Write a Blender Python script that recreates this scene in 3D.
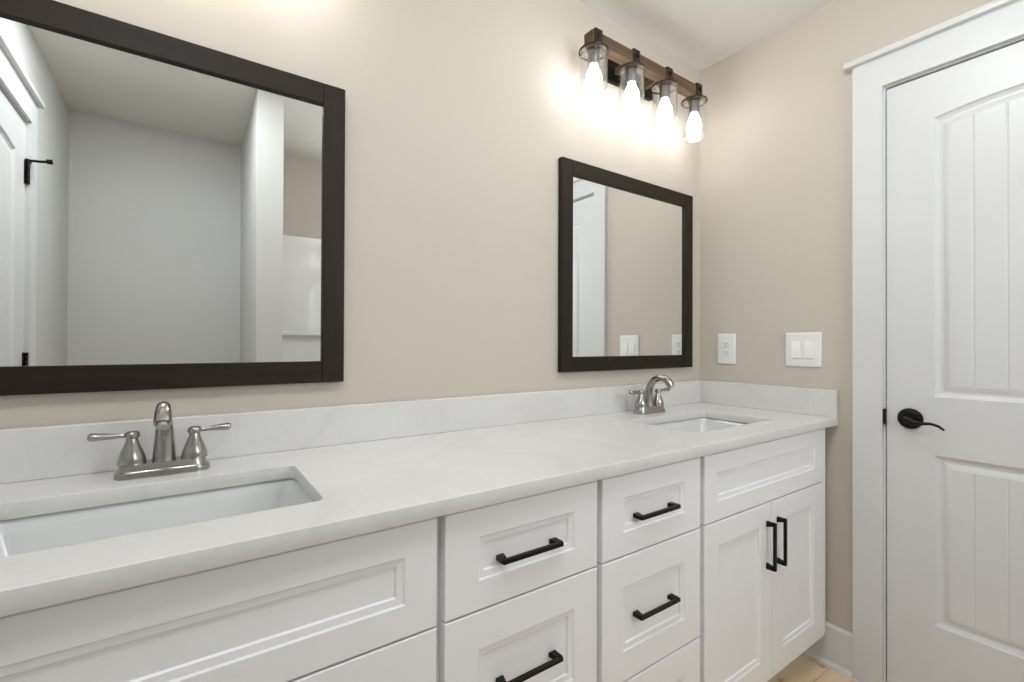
import bpy, bmesh, math, random
from mathutils import Vector, Matrix

S = bpy.context.scene
COL = S.collection
for o in list(bpy.data.objects):
    bpy.data.objects.remove(o)

# ------------------------------------------------------------------ camera, world, exposure
CAM = Vector((-1.95, -1.275, 1.172))
YAW, PIT, ROL = math.radians(55.083), math.radians(0.337), math.radians(0.2245)
F = Vector((math.cos(YAW) * math.cos(PIT), math.sin(YAW) * math.cos(PIT), math.sin(PIT)))
R = F.cross(Vector((0, 0, 1))).normalized()
U = R.cross(F)
R, U = R * math.cos(ROL) + U * math.sin(ROL), U * math.cos(ROL) - R * math.sin(ROL)
cam = bpy.data.cameras.new('camera')
cam.sensor_width = 36.0
cam.lens = 36.0 * 467.62 / 1024.0
cam.clip_start = 0.02
camo = bpy.data.objects.new('camera', cam)
COL.objects.link(camo)
camo.matrix_world = Matrix(((R.x, U.x, -F.x, CAM.x), (R.y, U.y, -F.y, CAM.y), (R.z, U.z, -F.z, CAM.z), (0, 0, 0, 1)))
S.camera = camo

world = bpy.data.worlds.new('world')
S.world = world
world.use_nodes = True
world.node_tree.nodes['Background'].inputs[0].default_value = (0.8, 0.82, 0.85, 1)
world.node_tree.nodes['Background'].inputs[1].default_value = 1.6

S.view_settings.view_transform = 'Standard'
S.view_settings.look = 'None'
S.view_settings.gamma = 1.0
S.view_settings.use_curve_mapping = False
S.view_settings.exposure = 0.0
BULB = 18.0                 # radiance of a glowing bulb
BULB_COL = (1.0, 0.99, 0.98)

# fill lights added out of view to even out the room; no known fixtures
def area(name, loc, size, power, col=(0.90, 0.95, 1.0)):
    l = bpy.data.lights.new(name, 'AREA')
    l.shape = 'DISK'
    l.size = size
    l.energy = power
    l.color = col
    o = bpy.data.objects.new(name, l)
    COL.objects.link(o)
    o.location = loc
    return o
FILL_LEFT, FILL_RIGHT, FILL_TUB = 11.3, 12.0, 17.5   # power of two added overhead fills and the fill behind the invented window
area('ceiling_fill', (-2.03, -1.15, 2.435), 0.40, FILL_LEFT)  # added overhead fill for the alcove and left cabinets
gl = bpy.data.lights.new('globe_fill', 'POINT')       # added point fill that lifts ceiling and upper walls, no lamp known here
gl.energy = FILL_RIGHT; gl.shadow_soft_size = 0.10; gl.color = (0.90, 0.95, 1.0)
glo = bpy.data.objects.new('globe_fill', gl); COL.objects.link(glo); glo.location = (-0.92, -0.88, 2.30)
WX0, WX1, WZ0, WZ1 = -1.06, -0.22, 1.32, 2.16       # invented window above the tub, an opening for frontal fill
wl = area('window_fill', ((WX0 + WX1) / 2, -2.33, (WZ0 + WZ1) / 2), WX1 - WX0, FILL_TUB, (0.88, 0.935, 1.0))  # added fill shining through the invented window onto the cabinet fronts
wl.data.shape = 'RECTANGLE'; wl.data.size_y = WZ1 - WZ0
wl.rotation_euler = (math.radians(90), 0, 0)

# ------------------------------------------------------------------ helpers
class MB:
    """collects geometry; m maps local (u,v,w) to object space"""
    def __init__(s, m=None):
        s.bm = bmesh.new()
        s.m = m or (lambda p: Vector(p))
    def v(s, p):
        return s.bm.verts.new(s.m(p))
    def face(s, pts):
        return s.bm.faces.new([s.v(p) for p in pts])
    def box(s, a, b, bev=0.0, seg=1):
        x0, x1 = sorted((a[0], b[0])); y0, y1 = sorted((a[1], b[1])); z0, z1 = sorted((a[2], b[2]))
        P = [(x0, y0, z0), (x1, y0, z0), (x1, y1, z0), (x0, y1, z0), (x0, y0, z1), (x1, y0, z1), (x1, y1, z1), (x0, y1, z1)]
        vs = [s.v(p) for p in P]
        fs = [s.bm.faces.new([vs[i] for i in q]) for q in ((3, 2, 1, 0), (4, 5, 6, 7), (0, 1, 5, 4), (1, 2, 6, 5), (2, 3, 7, 6), (3, 0, 4, 7))]
        if bev > 0:
            es = set(e for f in fs for e in f.edges)
            bmesh.ops.bevel(s.bm, geom=list(es), offset=bev, segments=seg, affect='EDGES', profile=0.5)
        return s
    def loops(s, L, cap0=False, cap1=False, closed=False):
        V = [[s.v(p) for p in l] for l in L]
        n = len(V[0])
        rng = range(len(V) if closed else len(V) - 1)
        for i in rng:
            A, B = V[i], V[(i + 1) % len(V)]
            for j in range(n):
                k = (j + 1) % n
                s.bm.faces.new((A[j], A[k], B[k], B[j]))
        if cap0: s.bm.faces.new(V[0][::-1])
        if cap1: s.bm.faces.new(V[-1])
        return s
    def lathe(s, prof, c=(0, 0, 0), n=32, cap0=True, cap1=True, ax=2):
        L = []
        for r, h in prof:
            l = []
            for i in range(n):
                a = 2 * math.pi * i / n
                q = [r * math.cos(a), r * math.sin(a), h]
                if ax == 1: q = [q[0], -q[2], q[1]]      # axis towards -y
                if ax == 0: q = [-q[2], q[0], q[1]]      # axis towards -x
                l.append((c[0] + q[0], c[1] + q[1], c[2] + q[2]))
            L.append(l)
        return s.loops(L, cap0, cap1)
    def tube(s, pts, rad, n=16, flat=None, cap=True, up=(0, 0, 1)):
        P = [Vector(p) for p in pts]
        L = []
        for i, p in enumerate(P):
            t = (P[min(i + 1, len(P) - 1)] - P[max(i - 1, 0)]).normalized()
            a = t.cross(Vector(up))
            if a.length < 1e-4: a = t.cross(Vector((1, 0, 0)))
            a.normalize(); b = a.cross(t)
            r = rad[i] if isinstance(rad, (list, tuple)) else rad
            k = flat[i] if flat else 1.0
            L.append([tuple(p + a * (r * math.cos(2 * math.pi * j / n)) + b * (r * k * math.sin(2 * math.pi * j / n))) for j in range(n)])
        return s.loops(L, cap, cap)
    def build(s, name, mat, parent=None, ang=35):
        bmesh.ops.recalc_face_normals(s.bm, faces=s.bm.faces)
        me = bpy.data.meshes.new(name)
        s.bm.to_mesh(me); s.bm.free()
        for p in me.polygons: p.use_smooth = True
        me.set_sharp_from_angle(angle=math.radians(ang))
        me.materials.append(mat)
        o = bpy.data.objects.new(name, me)
        COL.objects.link(o)
        if parent is not None: o.parent = parent
        return o

def tag(o, label=None, cat=None, group=None, kind=None):
    if label: o['label'] = label
    if cat: o['category'] = cat
    if group: o['group'] = group
    if kind: o['kind'] = kind
    return o
def empty(name, loc=(0, 0, 0)):
    o = bpy.data.objects.new(name, None)
    COL.objects.link(o)
    o.location = loc
    o.empty_display_size = 0.05
    return o
def copy_tree(o, parent=None):
    c = o.copy()
    COL.objects.link(c)
    if parent is not None: c.parent = parent
    for ch in [x for x in bpy.data.objects if x.parent == o]:
        copy_tree(ch, c)
    return c
def rrect(x0, x1, y0, y1, r, n=6):
    P = []
    for cx, cy, a0 in ((x1 - r, y1 - r, 0), (x0 + r, y1 - r, 90), (x0 + r, y0 + r, 180), (x1 - r, y0 + r, 270)):
        for i in range(n + 1):
            a = math.radians(a0 + 90.0 * i / n)
            P.append((cx + r * math.cos(a), cy + r * math.sin(a)))
    return P
def plate_mesh(name, loops, z0, z1, mat, parent=None, bev=0.0):
    """flat slab with holes from closed 2D loops in x,y"""
    cu = bpy.data.curves.new(name, 'CURVE')
    cu.dimensions = '2D'; cu.fill_mode = 'BOTH'
    cu.extrude = (z1 - z0) / 2 - bev
    cu.bevel_depth = bev; cu.bevel_resolution = 1; cu.offset = -bev
    for l in loops:
        sp = cu.splines.new('POLY')
        sp.points.add(len(l) - 1)
        for p, q in zip(sp.points, l): p.co = (q[0], q[1], 0, 1)
        sp.use_cyclic_u = True
    t = bpy.data.objects.new(name + '_curve', cu)
    COL.objects.link(t)
    dg = bpy.context.evaluated_depsgraph_get()
    me = bpy.data.meshes.new_from_object(t.evaluated_get(dg))
    bpy.data.objects.remove(t)
    me.name = name
    for v in me.vertices: v.co.z += (z0 + z1) / 2
    me.materials.clear(); me.materials.append(mat)
    for p in me.polygons: p.use_smooth = True
    me.set_sharp_from_angle(angle=math.radians(30))
    o = bpy.data.objects.new(name, me)
    COL.objects.link(o)
    if parent is not None: o.parent = parent
    return o

# ------------------------------------------------------------------ materials
def lin(c):
    return tuple((x / 12.92 if x <= 0.04045 else ((x + 0.055) / 1.055) ** 2.4) for x in (v / 255.0 for v in c)) + (1,)
def mat(name, rgb, rough=0.5, metal=0.0, spec=0.5, bump=None, var=None, coat=0.0):
    m = bpy.data.materials.new(name)
    m.use_nodes = True
    nt = m.node_tree; b = nt.nodes['Principled BSDF']
    b.inputs['Base Color'].default_value = lin(rgb)
    b.inputs['Roughness'].default_value = rough
    b.inputs['Metallic'].default_value = metal
    b.inputs['Specular IOR Level'].default_value = spec
    b.inputs['Coat Weight'].default_value = coat
    tc = nt.nodes.new('ShaderNodeTexCoord')
    if var:                                   # (scale, rgb2, low, high)
        nz = nt.nodes.new('ShaderNodeTexNoise'); nz.inputs['Scale'].default_value = var[0]; nz.inputs['Detail'].default_value = 4
        nt.links.new(tc.outputs['Object'], nz.inputs['Vector'])
        rp = nt.nodes.new('ShaderNodeValToRGB')
        rp.color_ramp.elements[0].position = var[2]; rp.color_ramp.elements[1].position = var[3]
        rp.color_ramp.elements[0].color = lin(rgb); rp.color_ramp.elements[1].color = lin(var[1])
        nt.links.new(nz.outputs['Fac'], rp.inputs[0]); nt.links.new(rp.outputs[0], b.inputs['Base Color'])
    if bump:                                  # (scale, strength)
        nz = nt.nodes.new('ShaderNodeTexNoise'); nz.inputs['Scale'].default_value = bump[0]; nz.inputs['Detail'].default_value = 3
        nt.links.new(tc.outputs['Object'], nz.inputs['Vector'])
        bp = nt.nodes.new('ShaderNodeBump'); bp.inputs['Strength'].default_value = bump[1]; bp.inputs['Distance'].default_value = 0.002
        nt.links.new(nz.outputs['Fac'], bp.inputs['Height']); nt.links.new(bp.outputs[0], b.inputs['Normal'])
    return m

M_WALL = mat('beige_wall_paint', (199, 189, 176), 0.75, bump=(180, 0.06), var=(1.2, (197, 187, 174), 0.3, 0.7))
M_GREY = mat('pale_grey_wall_paint', (205, 204, 200), 0.75, bump=(180, 0.06))
M_CEIL = mat('ceiling_paint', (222, 218, 210), 0.85, bump=(220, 0.1))
M_TRIM = mat('white_trim_paint', (214, 214, 213), 0.35, bump=(60, 0.01))
M_CAB = mat('white_cabinet_lacquer', (239, 238, 238), 0.38, bump=(90, 0.01))
M_CABIN = mat('cabinet_carcass', (205, 203, 198), 0.5)
M_BLACK = mat('matte_black_metal', (24, 23, 22), 0.42, 0.6, bump=(300, 0.03))
M_BRONZE = mat('dark_bronze_metal', (30, 26, 23), 0.38, 0.7, bump=(200, 0.04))
M_PLAST = mat('white_plastic', (232, 231, 227), 0.3)
M_SLOT = mat('dark_slot', (50, 48, 46), 0.6)
M_CERAM = mat('white_glazed_ceramic', (216, 216, 214), 0.12, coat=0.3)
M_ACRYL = mat('white_acrylic_surround', (230, 230, 227), 0.15, coat=0.3)
M_LBRONZE = mat('brown_bronze_metal', (58, 46, 37), 0.4, 0.6, bump=(200, 0.04))
M_SOCK = mat('lamp_socket_metal', (92, 90, 90), 0.35, 0.8)

def wood_mat(name, c1, c2, axis, rough):
    m = mat(name, c1, rough)
    nt = m.node_tree; b = nt.nodes['Principled BSDF']
    tc = nt.nodes.new('ShaderNodeTexCoord'); mp = nt.nodes.new('ShaderNodeMapping')
    sc = [60, 60, 60]; sc[axis] = 3
    mp.inputs['Scale'].default_value = sc
    nz = nt.nodes.new('ShaderNodeTexNoise'); nz.inputs['Scale'].default_value = 1.0; nz.inputs['Detail'].default_value = 6
    rp = nt.nodes.new('ShaderNodeValToRGB')
    rp.color_ramp.elements[0].position = 0.35; rp.color_ramp.elements[1].position = 0.68
    rp.color_ramp.elements[0].color = lin(c1); rp.color_ramp.elements[1].color = lin(c2)
    nt.links.new(tc.outputs['Object'], mp.inputs[0]); nt.links.new(mp.outputs[0], nz.inputs['Vector'])
    nt.links.new(nz.outputs['Fac'], rp.inputs[0]); nt.links.new(rp.outputs[0], b.inputs['Base Color'])
    b.inputs['Specular IOR Level'].default_value = 0.22
    return m
M_ESP_H = wood_mat('espresso_wood_rail', (34, 25, 17), (41, 31, 22), 0, 0.5)
M_ESP_V = wood_mat('espresso_wood_stile', (34, 25, 17), (41, 31, 22), 2, 0.5)
M_BAR = wood_mat('brown_wood_bar', (80, 62, 46), (110, 88, 67), 0, 0.55)

def quartz():
    m = mat('white_quartz', (219, 217, 214), 0.22)
    nt = m.node_tree; b = nt.nodes['Principled BSDF']
    tc = nt.nodes.new('ShaderNodeTexCoord')
    n1 = nt.nodes.new('ShaderNodeTexNoise'); n1.inputs['Scale'].default_value = 2.2; n1.inputs['Detail'].default_value = 5; n1.inputs['Distortion'].default_value = 1.2
    r1 = nt.nodes.new('ShaderNodeValToRGB')
    e = r1.color_ramp.elements
    e[0].position = 0.44; e[0].color = lin((219, 217, 214)); e[1].position = 0.56; e[1].color = lin((219, 217, 214))
    k = r1.color_ramp.elements.new(0.5); k.color = lin((215, 213, 210))
    n2 = nt.nodes.new('ShaderNodeTexNoise'); n2.inputs['Scale'].default_value = 90; n2.inputs['Detail'].default_value = 2
    mx = nt.nodes.new('ShaderNodeMixRGB'); mx.blend_type = 'MULTIPLY'; mx.inputs[0].default_value = 0.06
    nt.links.new(tc.outputs['Object'], n1.inputs['Vector']); nt.links.new(tc.outputs['Object'], n2.inputs['Vector'])
    nt.links.new(n1.outputs['Fac'], r1.inputs[0]); nt.links.new(r1.outputs[0], mx.inputs[1]); nt.links.new(n2.outputs['Fac'], mx.inputs[2])
    nt.links.new(mx.outputs[0], b.inputs['Base Color'])
    return m
M_QUARTZ = quartz()

def nickel():
    m = mat('brushed_nickel', (168, 165, 161), 0.24, 1.0)
    nt = m.node_tree; b = nt.nodes['Principled BSDF']
    b.inputs['Anisotropic'].default_value = 0.4
    tc = nt.nodes.new('ShaderNodeTexCoord'); mp = nt.nodes.new('ShaderNodeMapping'); mp.inputs['Scale'].default_value = (400, 400, 40)
    nz = nt.nodes.new('ShaderNodeTexNoise'); nz.inputs['Scale'].default_value = 3
    bp = nt.nodes.new('ShaderNodeBump'); bp.inputs['Strength'].default_value = 0.08; bp.inputs['Distance'].default_value = 0.0005
    nt.links.new(tc.outputs['Object'], mp.inputs[0]); nt.links.new(mp.outputs[0], nz.inputs['Vector'])
    nt.links.new(nz.outputs['Fac'], bp.inputs['Height']); nt.links.new(bp.outputs[0], b.inputs['Normal'])
    return m
M_NICK = nickel()
M_MIRROR = mat('silvered_glass', (242, 244, 243), 0.0, 1.0)

def clear_glass():
    m = bpy.data.materials.new('clear_shade_glass'); m.use_nodes = True
    nt = m.node_tree; nt.nodes.clear()
    out = nt.nodes.new('ShaderNodeOutputMaterial'); mix = nt.nodes.new('ShaderNodeMixShader')
    tr = nt.nodes.new('ShaderNodeBsdfTransparent'); gl = nt.nodes.new('ShaderNodeBsdfGlossy'); lw = nt.nodes.new('ShaderNodeLayerWeight')
    tr.inputs[0].default_value = (0.985, 0.99, 0.99, 1); gl.inputs['Roughness'].default_value = 0.03
    gl.inputs[0].default_value = (0.9, 0.9, 0.9, 1)
    lw.inputs[0].default_value = 0.35
    mp = nt.nodes.new('ShaderNodeMath'); mp.operation = 'MULTIPLY'; mp.inputs[1].default_value = 0.5
    nt.links.new(lw.outputs['Facing'], mp.inputs[0])
    nt.links.new(mp.outputs[0], mix.inputs[0]); nt.links.new(tr.outputs[0], mix.inputs[1]); nt.links.new(gl.outputs[0], mix.inputs[2])
    nt.links.new(mix.outputs[0], out.inputs[0])
    return m
M_GLASS = clear_glass()
def bulb_mat():
    m = bpy.data.materials.new('glowing_bulb'); m.use_nodes = True
    b = m.node_tree.nodes['Principled BSDF']
    b.inputs['Base Color'].default_value = (0.9, 0.9, 0.88, 1)
    b.inputs['Emission Color'].default_value = BULB_COL + (1,)
    b.inputs['Emission Strength'].default_value = BULB
    return m
M_BULB = bulb_mat()

def floor_mat():
    m = mat('beige_wood_look_plank', (214, 190, 160), 0.4)
    nt = m.node_tree; b = nt.nodes['Principled BSDF']
    tc = nt.nodes.new('ShaderNodeTexCoord')
    mp = nt.nodes.new('ShaderNodeMapping'); mp.inputs['Scale'].default_value = (3.0, 7, 1); mp.inputs['Rotation'].default_value = (0, 0, 0.06)
    n1 = nt.nodes.new('ShaderNodeTexNoise'); n1.inputs['Scale'].default_value = 2.0; n1.inputs['Detail'].default_value = 7; n1.inputs['Distortion'].default_value = 1.5
    r1 = nt.nodes.new('ShaderNodeValToRGB')
    e = r1.color_ramp.elements
    e[0].position = 0.33; e[0].color = lin((172, 128, 88)); e[1].position = 0.42; e[1].color = lin((236, 208, 172))
    k = e.new(0.75); k.color = lin((244, 224, 196))
    br = nt.nodes.new('ShaderNodeTexBrick'); br.inputs['Scale'].default_value = 1.0
    br.inputs['Brick Width'].default_value = 1.2; br.inputs['Row Height'].default_value = 0.18; br.inputs['Mortar Size'].default_value = 0.0015
    br.inputs['Color1'].default_value = (1, 1, 1, 1); br.inputs['Color2'].default_value = (0.93, 0.92, 0.9, 1); br.inputs['Mortar'].default_value = (0.6, 0.52, 0.44, 1)
    mx = nt.nodes.new('ShaderNodeMixRGB'); mx.blend_type = 'MULTIPLY'; mx.inputs[0].default_value = 1
    nt.links.new(tc.outputs['Object'], mp.inputs[0]); nt.links.new(mp.outputs[0], n1.inputs['Vector'])
    nt.links.new(tc.outputs['Object'], br.inputs['Vector'])
    nt.links.new(n1.outputs['Fac'], r1.inputs[0]); nt.links.new(r1.outputs[0], mx.inputs[1]); nt.links.new(br.outputs[0], mx.inputs[2])
    nt.links.new(mx.outputs[0], b.inputs['Base Color'])
    return m
M_FLOOR = floor_mat()

# ------------------------------------------------------------------ room shell
H = 2.44
XL, YB = -2.478, -2.22            # left wall face, rear wall face
DW, DH = 0.711, 2.032            # door leaf
D1Y = -0.702                     # latch edge of the right wall's door
D2Y = -1.378                     # hinge edge of the left wall's door
def struct(o): return tag(o, kind='structure')

struct(MB().box((XL - .1, YB - .1, -.06), (.1, .1, 0)).build('floor', M_FLOOR))
struct(MB().box((XL - .1, YB - .1, H), (.1, .1, H + .06)).build('ceiling', M_CEIL))
struct(MB().box((XL - .1, 0, 0), (.1, .1, H)).build('wall_back', M_WALL))
def wall_with_opening(name, x0, x1, y0, y1, oy0, oy1, oz, m):
    w = MB()
    w.box((x0, y0, 0), (x1, oy0, H)); w.box((x0, oy1, 0), (x1, y1, H)); w.box((x0, oy0, oz), (x1, oy1, H))
    return struct(w.build(name, m))
OPEN = 0.021                     # jamb thickness + gap
wall_with_opening('wall_right', 0, .1, YB, 0, D1Y - DW - OPEN, D1Y + OPEN, DH + .012 + OPEN, M_WALL)
wall_with_opening('wall_left', XL - .1, XL, YB, 0, D2Y - OPEN, D2Y + DW + OPEN, DH + .012 + OPEN, M_GREY)
# rear of the alcove grey, rear of the tub recess beige
struct(MB().box((XL - .1, YB - .1, 0), (-1.60, YB, H)).build('wall_front', M_GREY))
rw = MB()
rw.box((-1.60, YB - .1, 0), (WX0, YB, H)); rw.box((WX1, YB - .1, 0), (.1, YB, H))
rw.box((WX0, YB - .1, 0), (WX1, YB, WZ0)); rw.box((WX0, YB - .1, WZ1), (WX1, YB, H))
struct(rw.build('wall_recess', M_WALL))
fill_win = MB()
wf = .045
for q in (((WX0, WZ0), (WX0 + wf, WZ1)), ((WX1 - wf, WZ0), (WX1, WZ1)), ((WX0 + wf, WZ0), (WX1 - wf, WZ0 + wf)), ((WX0 + wf, WZ1 - wf), (WX1 - wf, WZ1)),
          ((WX0 + wf, (WZ0 + WZ1) / 2 - .02), (WX1 - wf, (WZ0 + WZ1) / 2 + .02))):
    fill_win.box((q[0][0], YB - .085, q[0][1]), (q[1][0], YB - .035, q[1][1]), .002)
fill_win = struct(fill_win.build('fill_window_1', M_TRIM))  # invented window, set outside the mirrors' view to let fill light in
MB().box((WX0 + wf, YB - .064, WZ0 + wf), (WX1 - wf, YB - .058, WZ1 - wf)).build('fill_window_pane', M_GLASS, fill_win)
struct(MB().box((-1.664, YB, 0), (-1.545, -1.38, H)).build('wall_partition', M_GREY))

# doors: local u along the wall, v up, w into the room
def frame_right(p): return Vector((-p[2], D1Y - p[0], p[1]))
def frame_left(p): return Vector((XL + p[2], D2Y + p[0], p[1]))

def door_leaf(name, fr):
    b = MB(fr)
    W, Hh, T = DW, DH + .008, .035
    z0 = 0.01
    # back and edges
    b.face([(0, z0, -T), (0, Hh, -T), (W, Hh, -T), (W, z0, -T)])
    for q in (((0, z0), (0, Hh)), ((0, Hh), (W, Hh)), ((W, Hh), (W, z0)), ((W, z0), (0, z0))):
        (a, c), (d, e) = q
        b.face([(a, c, 0), (a, c, -T), (d, e, -T), (d, e, 0)])
    st = .123
    uc = W / 2
    lo = (.285, .823); up = (1.008, 1.897)
    rise = .024; hw = uc - st
    def arch(u, top, r):
        return top + r * (1 - ((u - uc) / hw) ** 2)
    # flat stiles and rails
    vb = [z0, lo[0], lo[1], up[0], up[1], Hh]
    for c, d in zip(vb[:-1], vb[1:]):
        b.face([(0, c, 0), (st, c, 0), (st, d, 0), (0, d, 0)])
        b.face([(W - st, c, 0), (W, c, 0), (W, d, 0), (W - st, d, 0)])
    b.face([(st, z0, 0), (W - st, z0, 0), (W - st, lo[0], 0), (st, lo[0], 0)])
    b.face([(st, lo[1], 0), (W - st, lo[1], 0), (W - st, up[0], 0), (st, up[0], 0)])
    N = 24
    us = [st + 2 * hw * i / N for i in range(N + 1)]
    for i in range(N):
        b.face([(us[i], arch(us[i], up[1], rise), 0), (us[i + 1], arch(us[i + 1], up[1], rise), 0), (us[i + 1], Hh, 0), (us[i], Hh, 0)])
    # moulded recesses
    prof = [(0, 0), (.004, -.006), (.013, -.010), (.020, -.010), (.034, -.004), (.038, -.0035)]
    for (v0, v1), r in ((lo, 0.0), (up, rise)):
        L = []
        for ins, d in prof:
            k = (hw - ins) / hw
            loop = [(st + ins, v0 + ins, d), (W - st - ins, v0 + ins, d)]
            for i in range(N, -1, -1):
                u = uc + (us[i] - uc) * k
                loop.append((u, arch(us[i], v1, r) - ins, d))
            L.append(loop)
        b.loops(L)
        # raised field cut into planks by V grooves
        ins, d = prof[-1]
        a0, a1 = st + ins, W - st - ins
        cuts = [uc + k * .0715 for k in (-2, -1, 0, 1, 2)]
        edges = [a0] + cuts + [a1]
        k = (hw - ins) / hw
        def top(u):
            return arch(uc + (u - uc) / k, v1, r) - ins
        g, gd = .004, .0017
        for i in range(len(edges) - 1):
            p0 = edges[i] + (g if i > 0 else 0)
            p1 = edges[i + 1] - (g if i < len(edges) - 2 else 0)
            m = [p0 + (p1 - p0) * j / 5 for j in range(6)]
            for j in range(5):
                b.face([(m[j], v0 + ins, d), (m[j + 1], v0 + ins, d), (m[j + 1], top(m[j + 1]), d), (m[j], top(m[j]), d)])
        for c in cuts:
            b.face([(c - g, v0 + ins, d), (c, v0 + ins, d - gd), (c, top(c), d - gd), (c - g, top(c - g), d)])
            b.face([(c, v0 + ins, d - gd), (c + g, v0 + ins, d), (c + g, top(c + g), d), (c, top(c), d - gd)])
    bmesh.ops.remove_doubles(b.bm, verts=b.bm.verts, dist=1e-5)
    return b.build(name, M_TRIM, None, 20)

def casing(name, fr):
    b = MB(fr)
    g = .008; cw = .085; t = .018
    top = DH + .012 + g
    b.box((-g - cw, 0, 0), (-g, top, t))
    b.box((DW + g, 0, 0), (DW + g + cw, top, t))
    b.box((-g - cw, top, 0), (DW + g + cw, top + .100, t))
    b.box((-g - cw - .022, top + .100, 0), (DW + g + cw + .022, top + .121, t + .018), .003, 2)
    return struct(b.build(name, M_TRIM))
def jamb(name, fr):
    b = MB(fr)
    g = .003; t = .017; dp = -.10
    for a in (-g - t, DW + g):
        b.box((a, 0, dp), (a + t, DH + .012 + g, 0))
    b.box((-g - t, DH + .012 + g, dp), (DW + g + t, DH + .012 + g + t, 0))
    # stops
    b.box((-g, 0, -.055), (.012, DH + .012, -.037)); b.box((DW - .012, 0, -.055), (DW + g, DH + .012, -.037))
    b.box((.012, DH, -.055), (DW - .012, DH + .014, -.037))
    return struct(b.build(name, M_TRIM))

def lever(fr, u, v, s, parent):
    h = MB(fr).lathe([(.0335, 0), (.034, .004), (.031, .009), (.024, .012), (.012, .013), (.0115, .034)], (u, v, 0), 36).build('handle', M_BRONZE, parent)
    # lathe axis is local w
    pts = [(u, v, .034), (u, v, .046), (u + s * .006, v + .001, .050), (u + s * .022, v - .006, .051), (u + s * .042, v - .006, .051), (u + s * .062, v - .004, .050),
           (u + s * .080, v - .009, .049), (u + s * .094, v - .020, .048)]
    MB(fr).tube(pts, [.011, .011, .010, .0080, .0055, .0045, .0042, .0032], 14, up=(0.2, 1, 0.3)).build('lever', M_BRONZE, h)
    return h

door1 = struct(door_leaf('door_1', frame_right))
casing('trim_1', frame_right); jamb('trim_2', frame_right)
lever(frame_right, .063, .932, 1, door1)
sp = MB(frame_right).box((-.0078, .905, -.003), (-.0003, .957, .011), .001).build('strike_plate', M_BRONZE, door1)

door2 = struct(door_leaf('door_2', frame_left))
casing('trim_3', frame_left); jamb('trim_4', frame_left)
lever(frame_left, DW - .058, .932, -1, door2)
for i, v in enumerate((1.845, 1.085, 0.25)):
    hb = MB(frame_left)
    for k in range(5):
        hb.tube([(-.002, v - .045 + k * .018 + .0006, .0075), (-.002, v - .045 + (k + 1) * .018 - .0006, .0075)], .0072, 14, up=(1, 0, 0))
    hb.box((-.006, v - .045, 0), (.014, v + .045, .004))
    hb = hb.build('hinge', M_BRONZE, door2)
    if i == 0:
        st = MB(frame_left)
        st.tube([(-.002, v + .045, .0075), (-.002, v + .054, .0075)], .010, 14, up=(1, 0, 0))
        st.tube([(-.002, v + .050, .010), (-.004, v + .054, .045), (-.010, v + .060, .068)], .0052, 10)
        st.tube([(-.009, v + .059, .060), (-.012, v + .062, .078)], .0095, 14)
        st.build('door_stop', M_BRONZE, hb)

# baseboards with a shoe moulding
def baseboard(name, x0, y0, x1, y1, nx, ny):
    b = MB()
    t, h = .014, .150
    L = math.hypot(x1 - x0, y1 - y0)
    def fr(p):
        return Vector((x0 + (x1 - x0) * p[0] / L + nx * p[1], y0 + (y1 - y0) * p[0] / L + ny * p[1], p[2]))
    b.m = fr
    prof = [(0, 0), (.026, 0), (.025, .008), (.021, .014), (t, .018), (t, h - .008), (t - .004, h - .002), (.006, h), (0, h)]
    b.loops([[(0, a, c) for a, c in prof], [(L, a, c) for a, c in prof]], True, True)
    return struct(b.build(name, M_TRIM, None, 25))
baseboard('baseboard_right', 0, D1Y + .0935, 0, -.001, -1, 0)
baseboard('baseboard_front', XL + .03, YB, -1.665, YB, 0, 1)
baseboard('baseboard_left', XL, YB, XL, D2Y - .0935, 1, 0)
baseboard('baseboard_partition', -1.664, YB, -1.664, -1.38, -1, 0)

# ------------------------------------------------------------------ vanity
CT, CTH = .908, .028             # counter top height, thickness
CY = -.559
SINK = [(-1.982, .226), (-.468, .226)]
SY0, SY1 = -.447, -.172

ct_loops = [[(XL + .002, CY), (-.002, CY), (-.002, -.002), (XL + .002, -.002)]]
for cx, hw in SINK:
    ct_loops.append(rrect(cx - hw, cx + hw, SY0, SY1, .016)[::-1])
counter = plate_mesh('vanity_countertop', ct_loops, CT - CTH, CT, M_QUARTZ, None, .0015)
tag(counter, 'long white quartz countertop spanning both sinks on the white cabinets', 'countertop')
MB().box((XL + .002, -.022, CT), (-.002, -.002, 1.008), .0015).build('backsplash', M_QUARTZ, counter)
MB().box((-.022, CY, CT), (-.002, -.0222, 1.008), .0015).build('side_splash', M_QUARTZ, counter)

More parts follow.
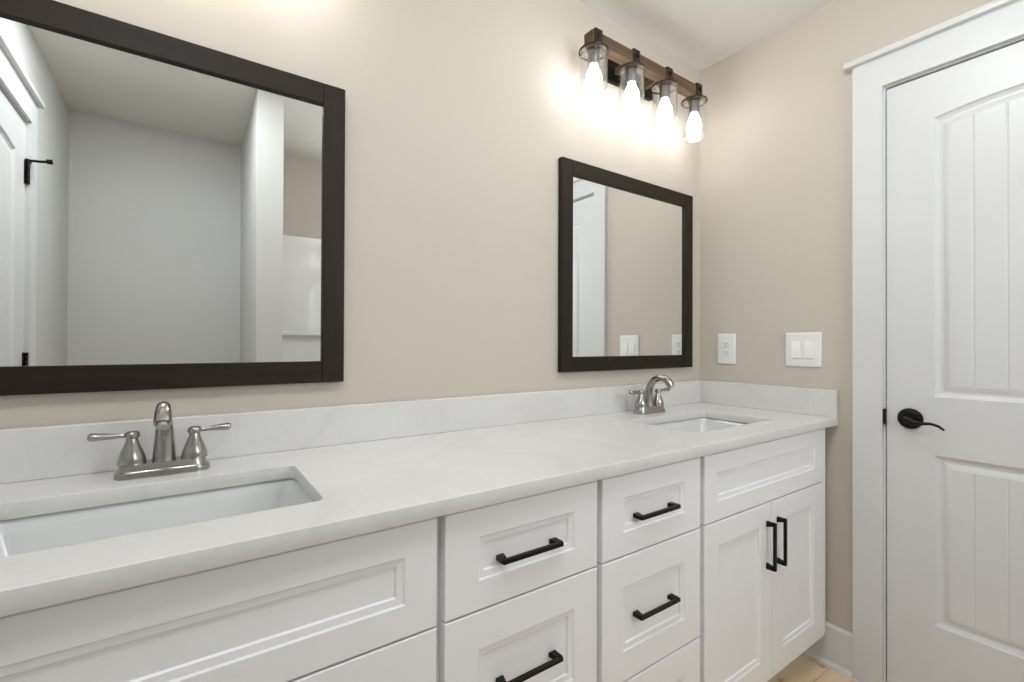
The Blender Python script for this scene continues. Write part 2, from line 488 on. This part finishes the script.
def make_sink():
    root = empty('undermount_sink')
    b = MB()
    zt = -CTH - .0005                      # root sits at counter top level
    X, Y0, Y1 = .231, SY0 - .005, SY1 + .005
    L = []
    n = 7
    def ring(inset, z, r, drop=0):
        return [(x, y, z) for x, y in rrect(-X + inset, X - inset, Y0 + inset, Y1 - inset, r, n)]
    L.append(ring(-.022, zt - .012, .03)); L.append(ring(-.022, zt, .03)); L.append(ring(-.004, zt, .026))
    L.append(ring(0, zt - .004, .024)); L.append(ring(.004, zt - .03, .026)); L.append(ring(.014, zt - .085, .034))
    L.append(ring(.022, zt - .112, .042)); L.append(ring(.036, zt - .127, .05)); L.append(ring(.060, zt - .133, .05)); L.append(ring(.105, zt - .137, .03))
    L2 = [[(p[0] * 1.0, p[1], p[2]) for p in l] for l in L]
    b.loops(L2, False, True)
    b.build('bowl', M_CERAM, root, 50)
    # outer shell below
    o = MB()
    o.loops([ring(-.022, zt - .0125, .03), ring(-.008, zt - .02, .03), ring(-.004, zt - .10, .04), ring(.02, zt - .14, .05), ring(.07, zt - .147, .05)], False, True)
    o.build('basin_underside', M_CERAM, root, 50)
    yc = (SY0 + SY1) / 2
    d = MB().lathe([(.032, zt - .1365), (.031, zt - .1345), (.024, zt - .1345), (.022, zt - .137), (.020, zt - .137)], (0, yc, 0), 28).build('drain_flange', M_NICK, root)
    MB().lathe([(.0185, zt - .1365), (.0185, zt - .1325), (.012, zt - .131)], (0, yc, 0), 24).build('drain_stopper', M_NICK, d)
    return root

def make_faucet():
    root = empty('bathroom_faucet')
    # stepped base plate, 0 at counter level; x along the wall, -y towards the sink
    b = MB()
    def st(hx, hy, z): return [(x, y, z) for x, y in rrect(-hx, hx, -hy, hy, min(hx, hy) - .002, 10)]
    b.loops([st(.0785, .0270, 0), st(.0785, .0270, .004), st(.0765, .0255, .011), st(.0735, .0235, .0125), st(.0725, .0228, .0150), st(.0705, .0215, .024), st(.0690, .0205, .0262)], True, True)
    b.build('base', M_NICK, root, 40)
    for s in (-1, 1):
        prof = [(.0235, .026), (.0225, .030), (.0228, .032), (.0205, .042), (.0165, .053), (.0125, .063), (.0100, .071), (.0092, .0755), (.0118, .0768), (.0128, .080), (.0122, .085), (.0085, .0885), (.003, .0893)]
        h = MB().lathe(prof, (s * .0508, 0, 0), 32).build('handle', M_NICK, root, 40)
        pts = [(s * .058, 0, .0815), (s * .068, 0, .0815), (s * .082, -.001, .0822), (s * .094, -.002, .0830), (s * .105, -.003, .0835), (s * .112, -.003, .0838), (s * .1155, -.003, .0838)]
        MB().tube(pts, [.0042, .0042, .0062, .0082, .0094, .0096, .0070], 18, [1, 1, .85, .78, .78, .78, .75]).build('lever', M_NICK, h, 50)
    # arched spout
    ctl = [(0, .004, .025), (0, .005, .050), (0, .004, .075), (0, -.002, .098), (0, -.013, .116), (0, -.028, .1300), (0, -.047, .1370), (0, -.065, .1365), (0, -.080, .1300), (0, -.091, .1200), (0, -.0975, .1125)]
    rad = [.0205, .0185, .0163, .0142, .0128, .0120, .0118, .0122, .0132, .0140, .0138]
    # refine by Catmull-Rom
    P, Q = [], []
    for i in range(len(ctl) - 1):
        p0, p1, p2, p3 = (Vector(ctl[max(i - 1, 0)]), Vector(ctl[i]), Vector(ctl[i + 1]), Vector(ctl[min(i + 2, len(ctl) - 1)]))
        for k in range(4):
            t = k / 4
            P.append(0.5 * ((2 * p1) + (p2 - p0) * t + (2 * p0 - 5 * p1 + 4 * p2 - p3) * t * t + (3 * p1 - p0 - 3 * p2 + p3) * t ** 3))
            Q.append(rad[i] + (rad[i + 1] - rad[i]) * t)
    P.append(Vector(ctl[-1])); Q.append(rad[-1])
    sp = MB().tube(P, Q, 24, up=(1, 0, 0)).build('spout', M_NICK, root, 45)
    MB().tube([(0, -.0968, .1135), (0, -.1020, .1070)], .0105, 20, up=(1, 0, 0)).build('aerator', M_NICK, sp, 45)
    return root

sink = make_sink()
faucet = make_faucet()
for i, (cx, hw) in enumerate(SINK):
    s = sink if i == 0 else copy_tree(sink)
    s.location = (cx, 0, CT)
    f = faucet if i == 0 else copy_tree(faucet)
    f.location = ((-1.984, -.475)[i], -.094, CT + .0002)
    tag(s, ('white rectangular undermount sink below the large mirror', 'white rectangular undermount sink in the corner below the smaller mirror')[i], 'sink', 'undermount sinks in the vanity')
    tag(f, ('brushed nickel two handle faucet in front of the large mirror', 'brushed nickel two handle faucet near the room corner')[i], 'faucet', 'brushed nickel faucets')

# fronts
FY = -.520                         # plane of the face frame; fronts are 20 mm thick
def cab_frame(p): return Vector((p[0], FY - p[2], p[1]))
def shaker(name, x0, x1, z0, z1, fw, parent, fh=None):
    fh = fh or fw
    b = MB(cab_frame)
    T = .020
    def lp(i, d, j=None):
        j = i if j is None else j
        return [(x0 + i, z0 + j, d), (x1 - i, z0 + j, d), (x1 - i, z1 - j, d), (x0 + i, z1 - j, d)]
    L = [lp(0, .001), lp(0, T - .0015), lp(.0015, T), lp(fw, T, fh), lp(fw + .003, T - .0025, fh + .003), lp(fw + .0135, T - .0048, fh + .0135), lp(fw + .0155, T - .0085, fh + .0155)]
    b.loops(L, True, True)
    return b.build(name, M_CAB, parent, 20)
def bar_pull(x, z, vertical, parent, L=.146):
    b = MB(cab_frame)
    y0, hgt, th, wd = .0205, (.028 if vertical else .0195), .0085, .0095
    if abs(vertical) > 0: f = lambda a, c, d: (x + c, z + a, d)
    else: f = lambda a, c, d: (x + a, z + c, d)
    b.box(f(-L / 2, -wd / 2, y0 + hgt - th), f(L / 2, wd / 2, y0 + hgt), .0012)
    for s in (-1, 1):
        # wedge foot: wider at the front face of the drawer
        e = s * L / 2
        A = [f(e, -wd / 2, y0 + hgt - th * .5), f(e, wd / 2, y0 + hgt - th * .5), f(e - s * .010, wd / 2, y0 + hgt - th * .5), f(e - s * .010, -wd / 2, y0 + hgt - th * .5)]
        B = [f(e, -wd / 2, y0 - .0078), f(e, wd / 2, y0 - .0078), f(e - s * .017, wd / 2, y0 - .0078), f(e - s * .017, -wd / 2, y0 - .0078)]
        if recess_free(x, z): B = [(q[0], q[1], y0 - .0003) for q in B]
        b.loops([B, A], True, True)
    return b.build('handle', M_BLACK, parent)
def recess_free(x, z): return PULL_FLAT[0]
PULL_FLAT = [False]

ZT = CT - CTH - .001
def carcass(root, x0, x1):
    b = MB()
    b.box((x0, FY + .02, .105), (x0 + .016, -.004, ZT)); b.box((x1 - .016, FY + .02, .105), (x1, -.004, ZT))
    b.box((x0 + .016, FY + .02, .105), (x1 - .016, -.004, .121)); b.box((x0 + .016, -.010, .121), (x1 - .016, -.004, ZT))
    b.build('carcass', M_CAB, root)
    # face frame
    f = MB()
    f.box((x0, FY, .105), (x0 + .04, FY + .0195, ZT)); f.box((x1 - .04, FY, .105), (x1, FY + .0195, ZT))
    f.box((x0 + .04, FY, ZT - .04), (x1 - .04, FY + .0195, ZT)); f.box((x0 + .04, FY, .105), (x1 - .04, FY + .0195, .145))
    f.box((x0 + .04, FY, .662), (x1 - .04, FY + .0195, .702))
    f.build('face_frame', M_CAB, root)
    MB().box((x0, FY + .075, .001), (x1, FY + .091, .105)).build('toe_kick', M_CAB, root)

Z1, Z0 = .872, .686
def sink_base(x0, x1, fx0, fx1, label):
    root = empty('sink_base_cabinet', ((x0 + x1) / 2, 0, 0))
    tag(root, label, 'cabinet', 'white shaker vanity cabinets')
    inv = []
    carcass(root, x0, x1)
    shaker('false_front', fx0, fx1, Z0, Z1, .058, root, .053)
    mid = (fx0 + fx1) / 2
    dl = shaker('door', fx0, mid - .0015, .138, Z0 - .004, .066, root)
    dr = shaker('door', mid + .0015, fx1, .138, Z0 - .004, .066, root)
    PULL_FLAT[0] = True
    bar_pull(mid - .031, .555, 1, dl); bar_pull(mid + .034, .555, 1, dr)
    PULL_FLAT[0] = False
    return root
def drawer_cab(x0, x1, fx0, fx1, label):
    root = empty('drawer_cabinet', ((x0 + x1) / 2, 0, 0))
    tag(root, label, 'cabinet', 'white shaker vanity cabinets')
    carcass(root, x0, x1)
    for z0, z1, fh in ((Z0, Z1, .053), (.397, Z0 - .004, .068), (.138, .393, .068)):
        d = shaker('drawer', fx0, fx1, z0, z1, .068, root, fh)
        bar_pull((fx0 + fx1) / 2 - .002, z1 - .104 if z1 > .8 else (z0 + z1) / 2 - .003, 0, d)
    return root
def fix_parents(root):
    # children were modelled in room coordinates: keep them there
    for ch in [x for x in bpy.data.objects if x.parent == root]:
        ch.location = -root.location
sb1 = sink_base(-.812, -.022, -.803, -.084, 'white sink cabinet with paired doors beside the room corner')
dc1 = drawer_cab(-1.197, -.813, -1.191, -.822, 'white three drawer cabinet directly left of the paired cabinet doors')
dc2 = drawer_cab(-1.583, -1.198, -1.577, -1.206, 'white three drawer cabinet touching the sink cabinet under the large mirror')
sb2 = sink_base(-2.452, -1.584, -2.35, -1.592, 'white sink cabinet with wide panel under the large mirror')
MB().box((-.0815, FY - .019, .139), (-.058, FY - .0005, .872), .001).build('filler_strip', M_CAB, sb1)
for r in (sb1, dc1, dc2, sb2): fix_parents(r)

# ------------------------------------------------------------------ mirrors
def make_mirror(x0, x1, z0, z1, label):
    root = empty('wall_mirror', ((x0 + x1) / 2, 0, z0))
    tag(root, label, 'mirror', 'dark framed mirrors above the vanity')
    fw, t = .054, .022
    o = root.location
    def part(name, a, b, m):
        return MB(lambda p: Vector(p) - o).box(a, b, .0014).build(name, m, root)
    part('frame_stile', (x0, -t, z0), (x0 + fw, -.001, z1), M_ESP_V)
    part('frame_stile', (x1 - fw, -t, z0), (x1, -.001, z1), M_ESP_V)
    part('frame_rail', (x0 + fw, -t, z1 - fw), (x1 - fw, -.001, z1), M_ESP_H)
    part('frame_rail', (x0 + fw, -t, z0), (x1 - fw, -.001, z0 + fw), M_ESP_H)
    MB(lambda p: Vector(p) - o).box((x0 + fw - .0005, -.012, z0 + fw - .0005), (x1 - fw + .0005, -.006, z1 - fw + .0005)).build('mirror_glass', M_MIRROR, root)
    return root
make_mirror(-.862, -.0885, 1.0715, 1.8365, 'smaller looking dark framed square mirror near the room corner')
make_mirror(-2.389, -1.6105, 1.0715, 1.8365, 'large dark framed mirror above the nearest sink, cut off by the photo edge')

# ------------------------------------------------------------------ vanity lights
BY, BZ = -.107, 2.228
SHX = (-.2925, -.0975, .0975, .2925)
def make_light():
    root = empty('vanity_light')
    MB().box((-.135, -.020, -.042), (.135, -.001, .073), .003, 2).build('backplate', M_BRONZE, root)
    for x in (-.085, .085):
        MB().box((x - .012, BY + .022, -.012), (x + .012, -.020, .012), .001).build('arm', M_BAR, root)
    MB().box((SHX[0] - .027, BY - .021, -.021), (SHX[3] + .027, BY + .021, .021), .0015).build('wood_bar', M_BAR, root)
    for x in SHX:
        b = MB()
        w = .018
        b.box((x - w, BY - .026, -.026), (x + w, BY - .0212, .026), .0012)
        b.box((x - w, BY + .0212, -.026), (x + w, BY + .026, .026), .0012)
        b.box((x - w, BY - .026, .0212), (x + w, BY + .026, .027), .0012)
        b.box((x - w, BY - .026, -.031), (x + w, BY + .026, -.0212), .0012)
        br = b.build('bracket', M_LBRONZE, root)
        MB().lathe([(.008, 0), (.008, .004), (.005, .006)], (x, BY - .026, .004), 14, ax=1).build('bolt', M_BRONZE, br)
        c = MB()
        for z0, z1 in ((-.0365, -.0425),):
            c.lathe([(.0480, z0), (.0520, z0), (.0528, (z0 + z1) / 2), (.0520, z1), (.0480, z1), (.0480, z0)], (x, BY, 0), 44, False, False)
        c.lathe([(.012, -.031), (.0225, -.0315), (.0225, -.0405), (.012, -.041)], (x, BY, 0), 28)
        c.build('shade_ring', M_LBRONZE, root)
        so = MB().lathe([(.0205, -.040), (.0205, -.052), (.0195, -.053), (.0195, -.056), (.0205, -.057), (.0205, -.083), (.0185, -.086)], (x, BY, 0), 28).build('socket', M_SOCK, root)
        g = MB()
        t = .0025
        r0 = .0475
        g.lathe([(.0228, -.037), (r0 - .002, -.0375), (r0, -.0395), (r0, -.19), (r0 - t, -.19), (r0 - t, -.042), (r0 - t - .002, -.040), (.0228, -.0395)], (x, BY, 0), 48, False, False)
        g.build('glass_shade', M_GLASS, root, 60)
        bp = [(.012, -.086), (.0135, -.092), (.019, -.104), (.0255, -.120), (.029, -.137), (.0285, -.152), (.024, -.166), (.0150, -.176), (.005, -.180)]
        MB().lathe(bp, (x, BY, 0), 24).build('bulb', M_BULB, root, 60)
    return root
lf = make_light()
lf.location = (-.5, 0, BZ)
tag(lf, 'wood bar vanity light with four clear glass shades above the mirror by the corner', 'wall light', 'wood bar vanity lights')
lg = copy_tree(lf)
lg.location = (-2.03, 0, BZ)
tag(lg, 'wood bar vanity light above the large mirror, beyond the top photo edge', 'wall light', 'wood bar vanity lights')

# ------------------------------------------------------------------ outlet and switch on the right wall
def wall_right_frame(cy, cz): return lambda p: Vector((-p[2], cy - p[0], cz + p[1]))
def outlet():
    cy, cz = -.1305, 1.1535
    fr = wall_right_frame(0, 0)
    root = empty('wall_outlet', (-.001, cy, cz))
    tag(root, 'white duplex wall outlet on the beige wall beside the corner', 'outlet')
    loc = MB(fr)
    L = []
    for ins, d in ((0, 0), (0, .003), (.003, .006), (.006, .0065)):
        L.append([(x, y, d) for x, y in rrect(-.0415 + ins, .0415 - ins, -.066 + ins, .066 - ins, .005 - ins * .4, 3)])
    loc.loops(L, True, True); loc.build('cover_plate', M_PLAST, root)
    for s in (-1, 1):
        r = MB(fr)
        L = []
        for ins, d in ((0, .006), (0, .008), (.001, .009)):
            L.append([(x, y + s * .0195, d) for x, y in rrect(-.0165 + ins, .0165 - ins, -.0145 + ins, .0145 - ins, .009, 4)])
        r.loops(L, True, True); rec = r.build('receptacle', M_PLAST, root)
        q = MB(fr)
        q.box((-.008, s * .0195 - .001, .0088), (-.0055, s * .0195 + .008, .0094)); q.box((.0055, s * .0195 - .001, .0088), (.008, s * .0195 + .008, .0094))
        q.lathe([(.0026, .0088), (.0026, .0094)], (0, s * .0195 - .0075, 0), 12)
        q.build('slot', M_SLOT, rec)
    MB(fr).lathe([(.0032, .0064), (.0032, .0074), (.002, .0078)], (0, 0, 0), 14).build('screw', M_PLAST, root)
def switch():
    cy, cz = -.4415, 1.1535
    fr = wall_right_frame(0, 0)
    root = empty('light_switch', (-.001, cy, cz))
    tag(root, 'white double rocker light switch on the beige wall beside the door', 'light switch')
    L = []
    for ins, d in ((0, 0), (0, .003), (.003, .006), (.006, .0065)):
        L.append([(x, y, d) for x, y in rrect(-.0635 + ins, .0635 - ins, -.066 + ins, .066 - ins, .005 - ins * .4, 3)])
    MB(fr).loops(L, True, True).build('cover_plate', M_PLAST, root)
    for s in (-1, 1):
        c = s * .0245
        b = MB(fr)
        # frame groove then rocker tilted: bottom pressed out, casting a line under it
        A = [(c - .0165, -.0335, .0062), (c + .0165, -.0335, .0062), (c + .0165, .0335, .0062), (c - .0165, .0335, .0062)]
        B = [(c - .0155, -.0325, .0115), (c + .0155, -.0325, .0115), (c + .0155, .0325, .0070), (c - .0155, .0325, .0070)]
        b.loops([A, B], True, True)
        b.build('rocker', M_PLAST, root)
outlet(); switch()

# ------------------------------------------------------------------ tub surround seen in the large mirror
tub = empty('bathtub_surround', (-.77, -1.85, 0))
tag(tub, 'glossy white tub surround with a ledge, reflected at the right of the large mirror', 'tub surround')
o_ = tub.location
def tp(name, fn):
    b = MB(lambda p: Vector(p) - o_); fn(b); return b.build(name, M_ACRYL, tub)
X0, X1, TY = -1.543, -.002, -1.53
tp('back_panel', lambda b: (b.box((X0, YB + .002, .46), (WX0 - .03, YB + .022, 1.90), .004), b.box((WX0 - .03, YB + .002, .46), (X1, YB + .022, WZ0 - .02), .004)))
tp('end_panel', lambda b: b.box((X0, YB + .022, .46), (X0 + .02, TY, 1.90), .004))
tp('end_panel', lambda b: b.box((X1 - .02, YB + .022, .46), (X1, TY, 1.90), .004))
tp('ledge', lambda b: b.box((X0 + .02, YB + .022, 1.222), (X1 - .02, YB + .075, 1.25), .008, 3))
def basin(b):
    def rr(i, z, r): return [(x, y, z) for x, y in rrect(X0 + i, X1 - i, YB + .002 + i, TY - i, r, 6)]
    b.loops([rr(0, .002, .01), rr(0, .45, .01), rr(.006, .46, .012), rr(.06, .46, .09), rr(.075, .45, .1), rr(.11, .16, .12), rr(.16, .12, .12)], True, True)
tp('tub', basin)
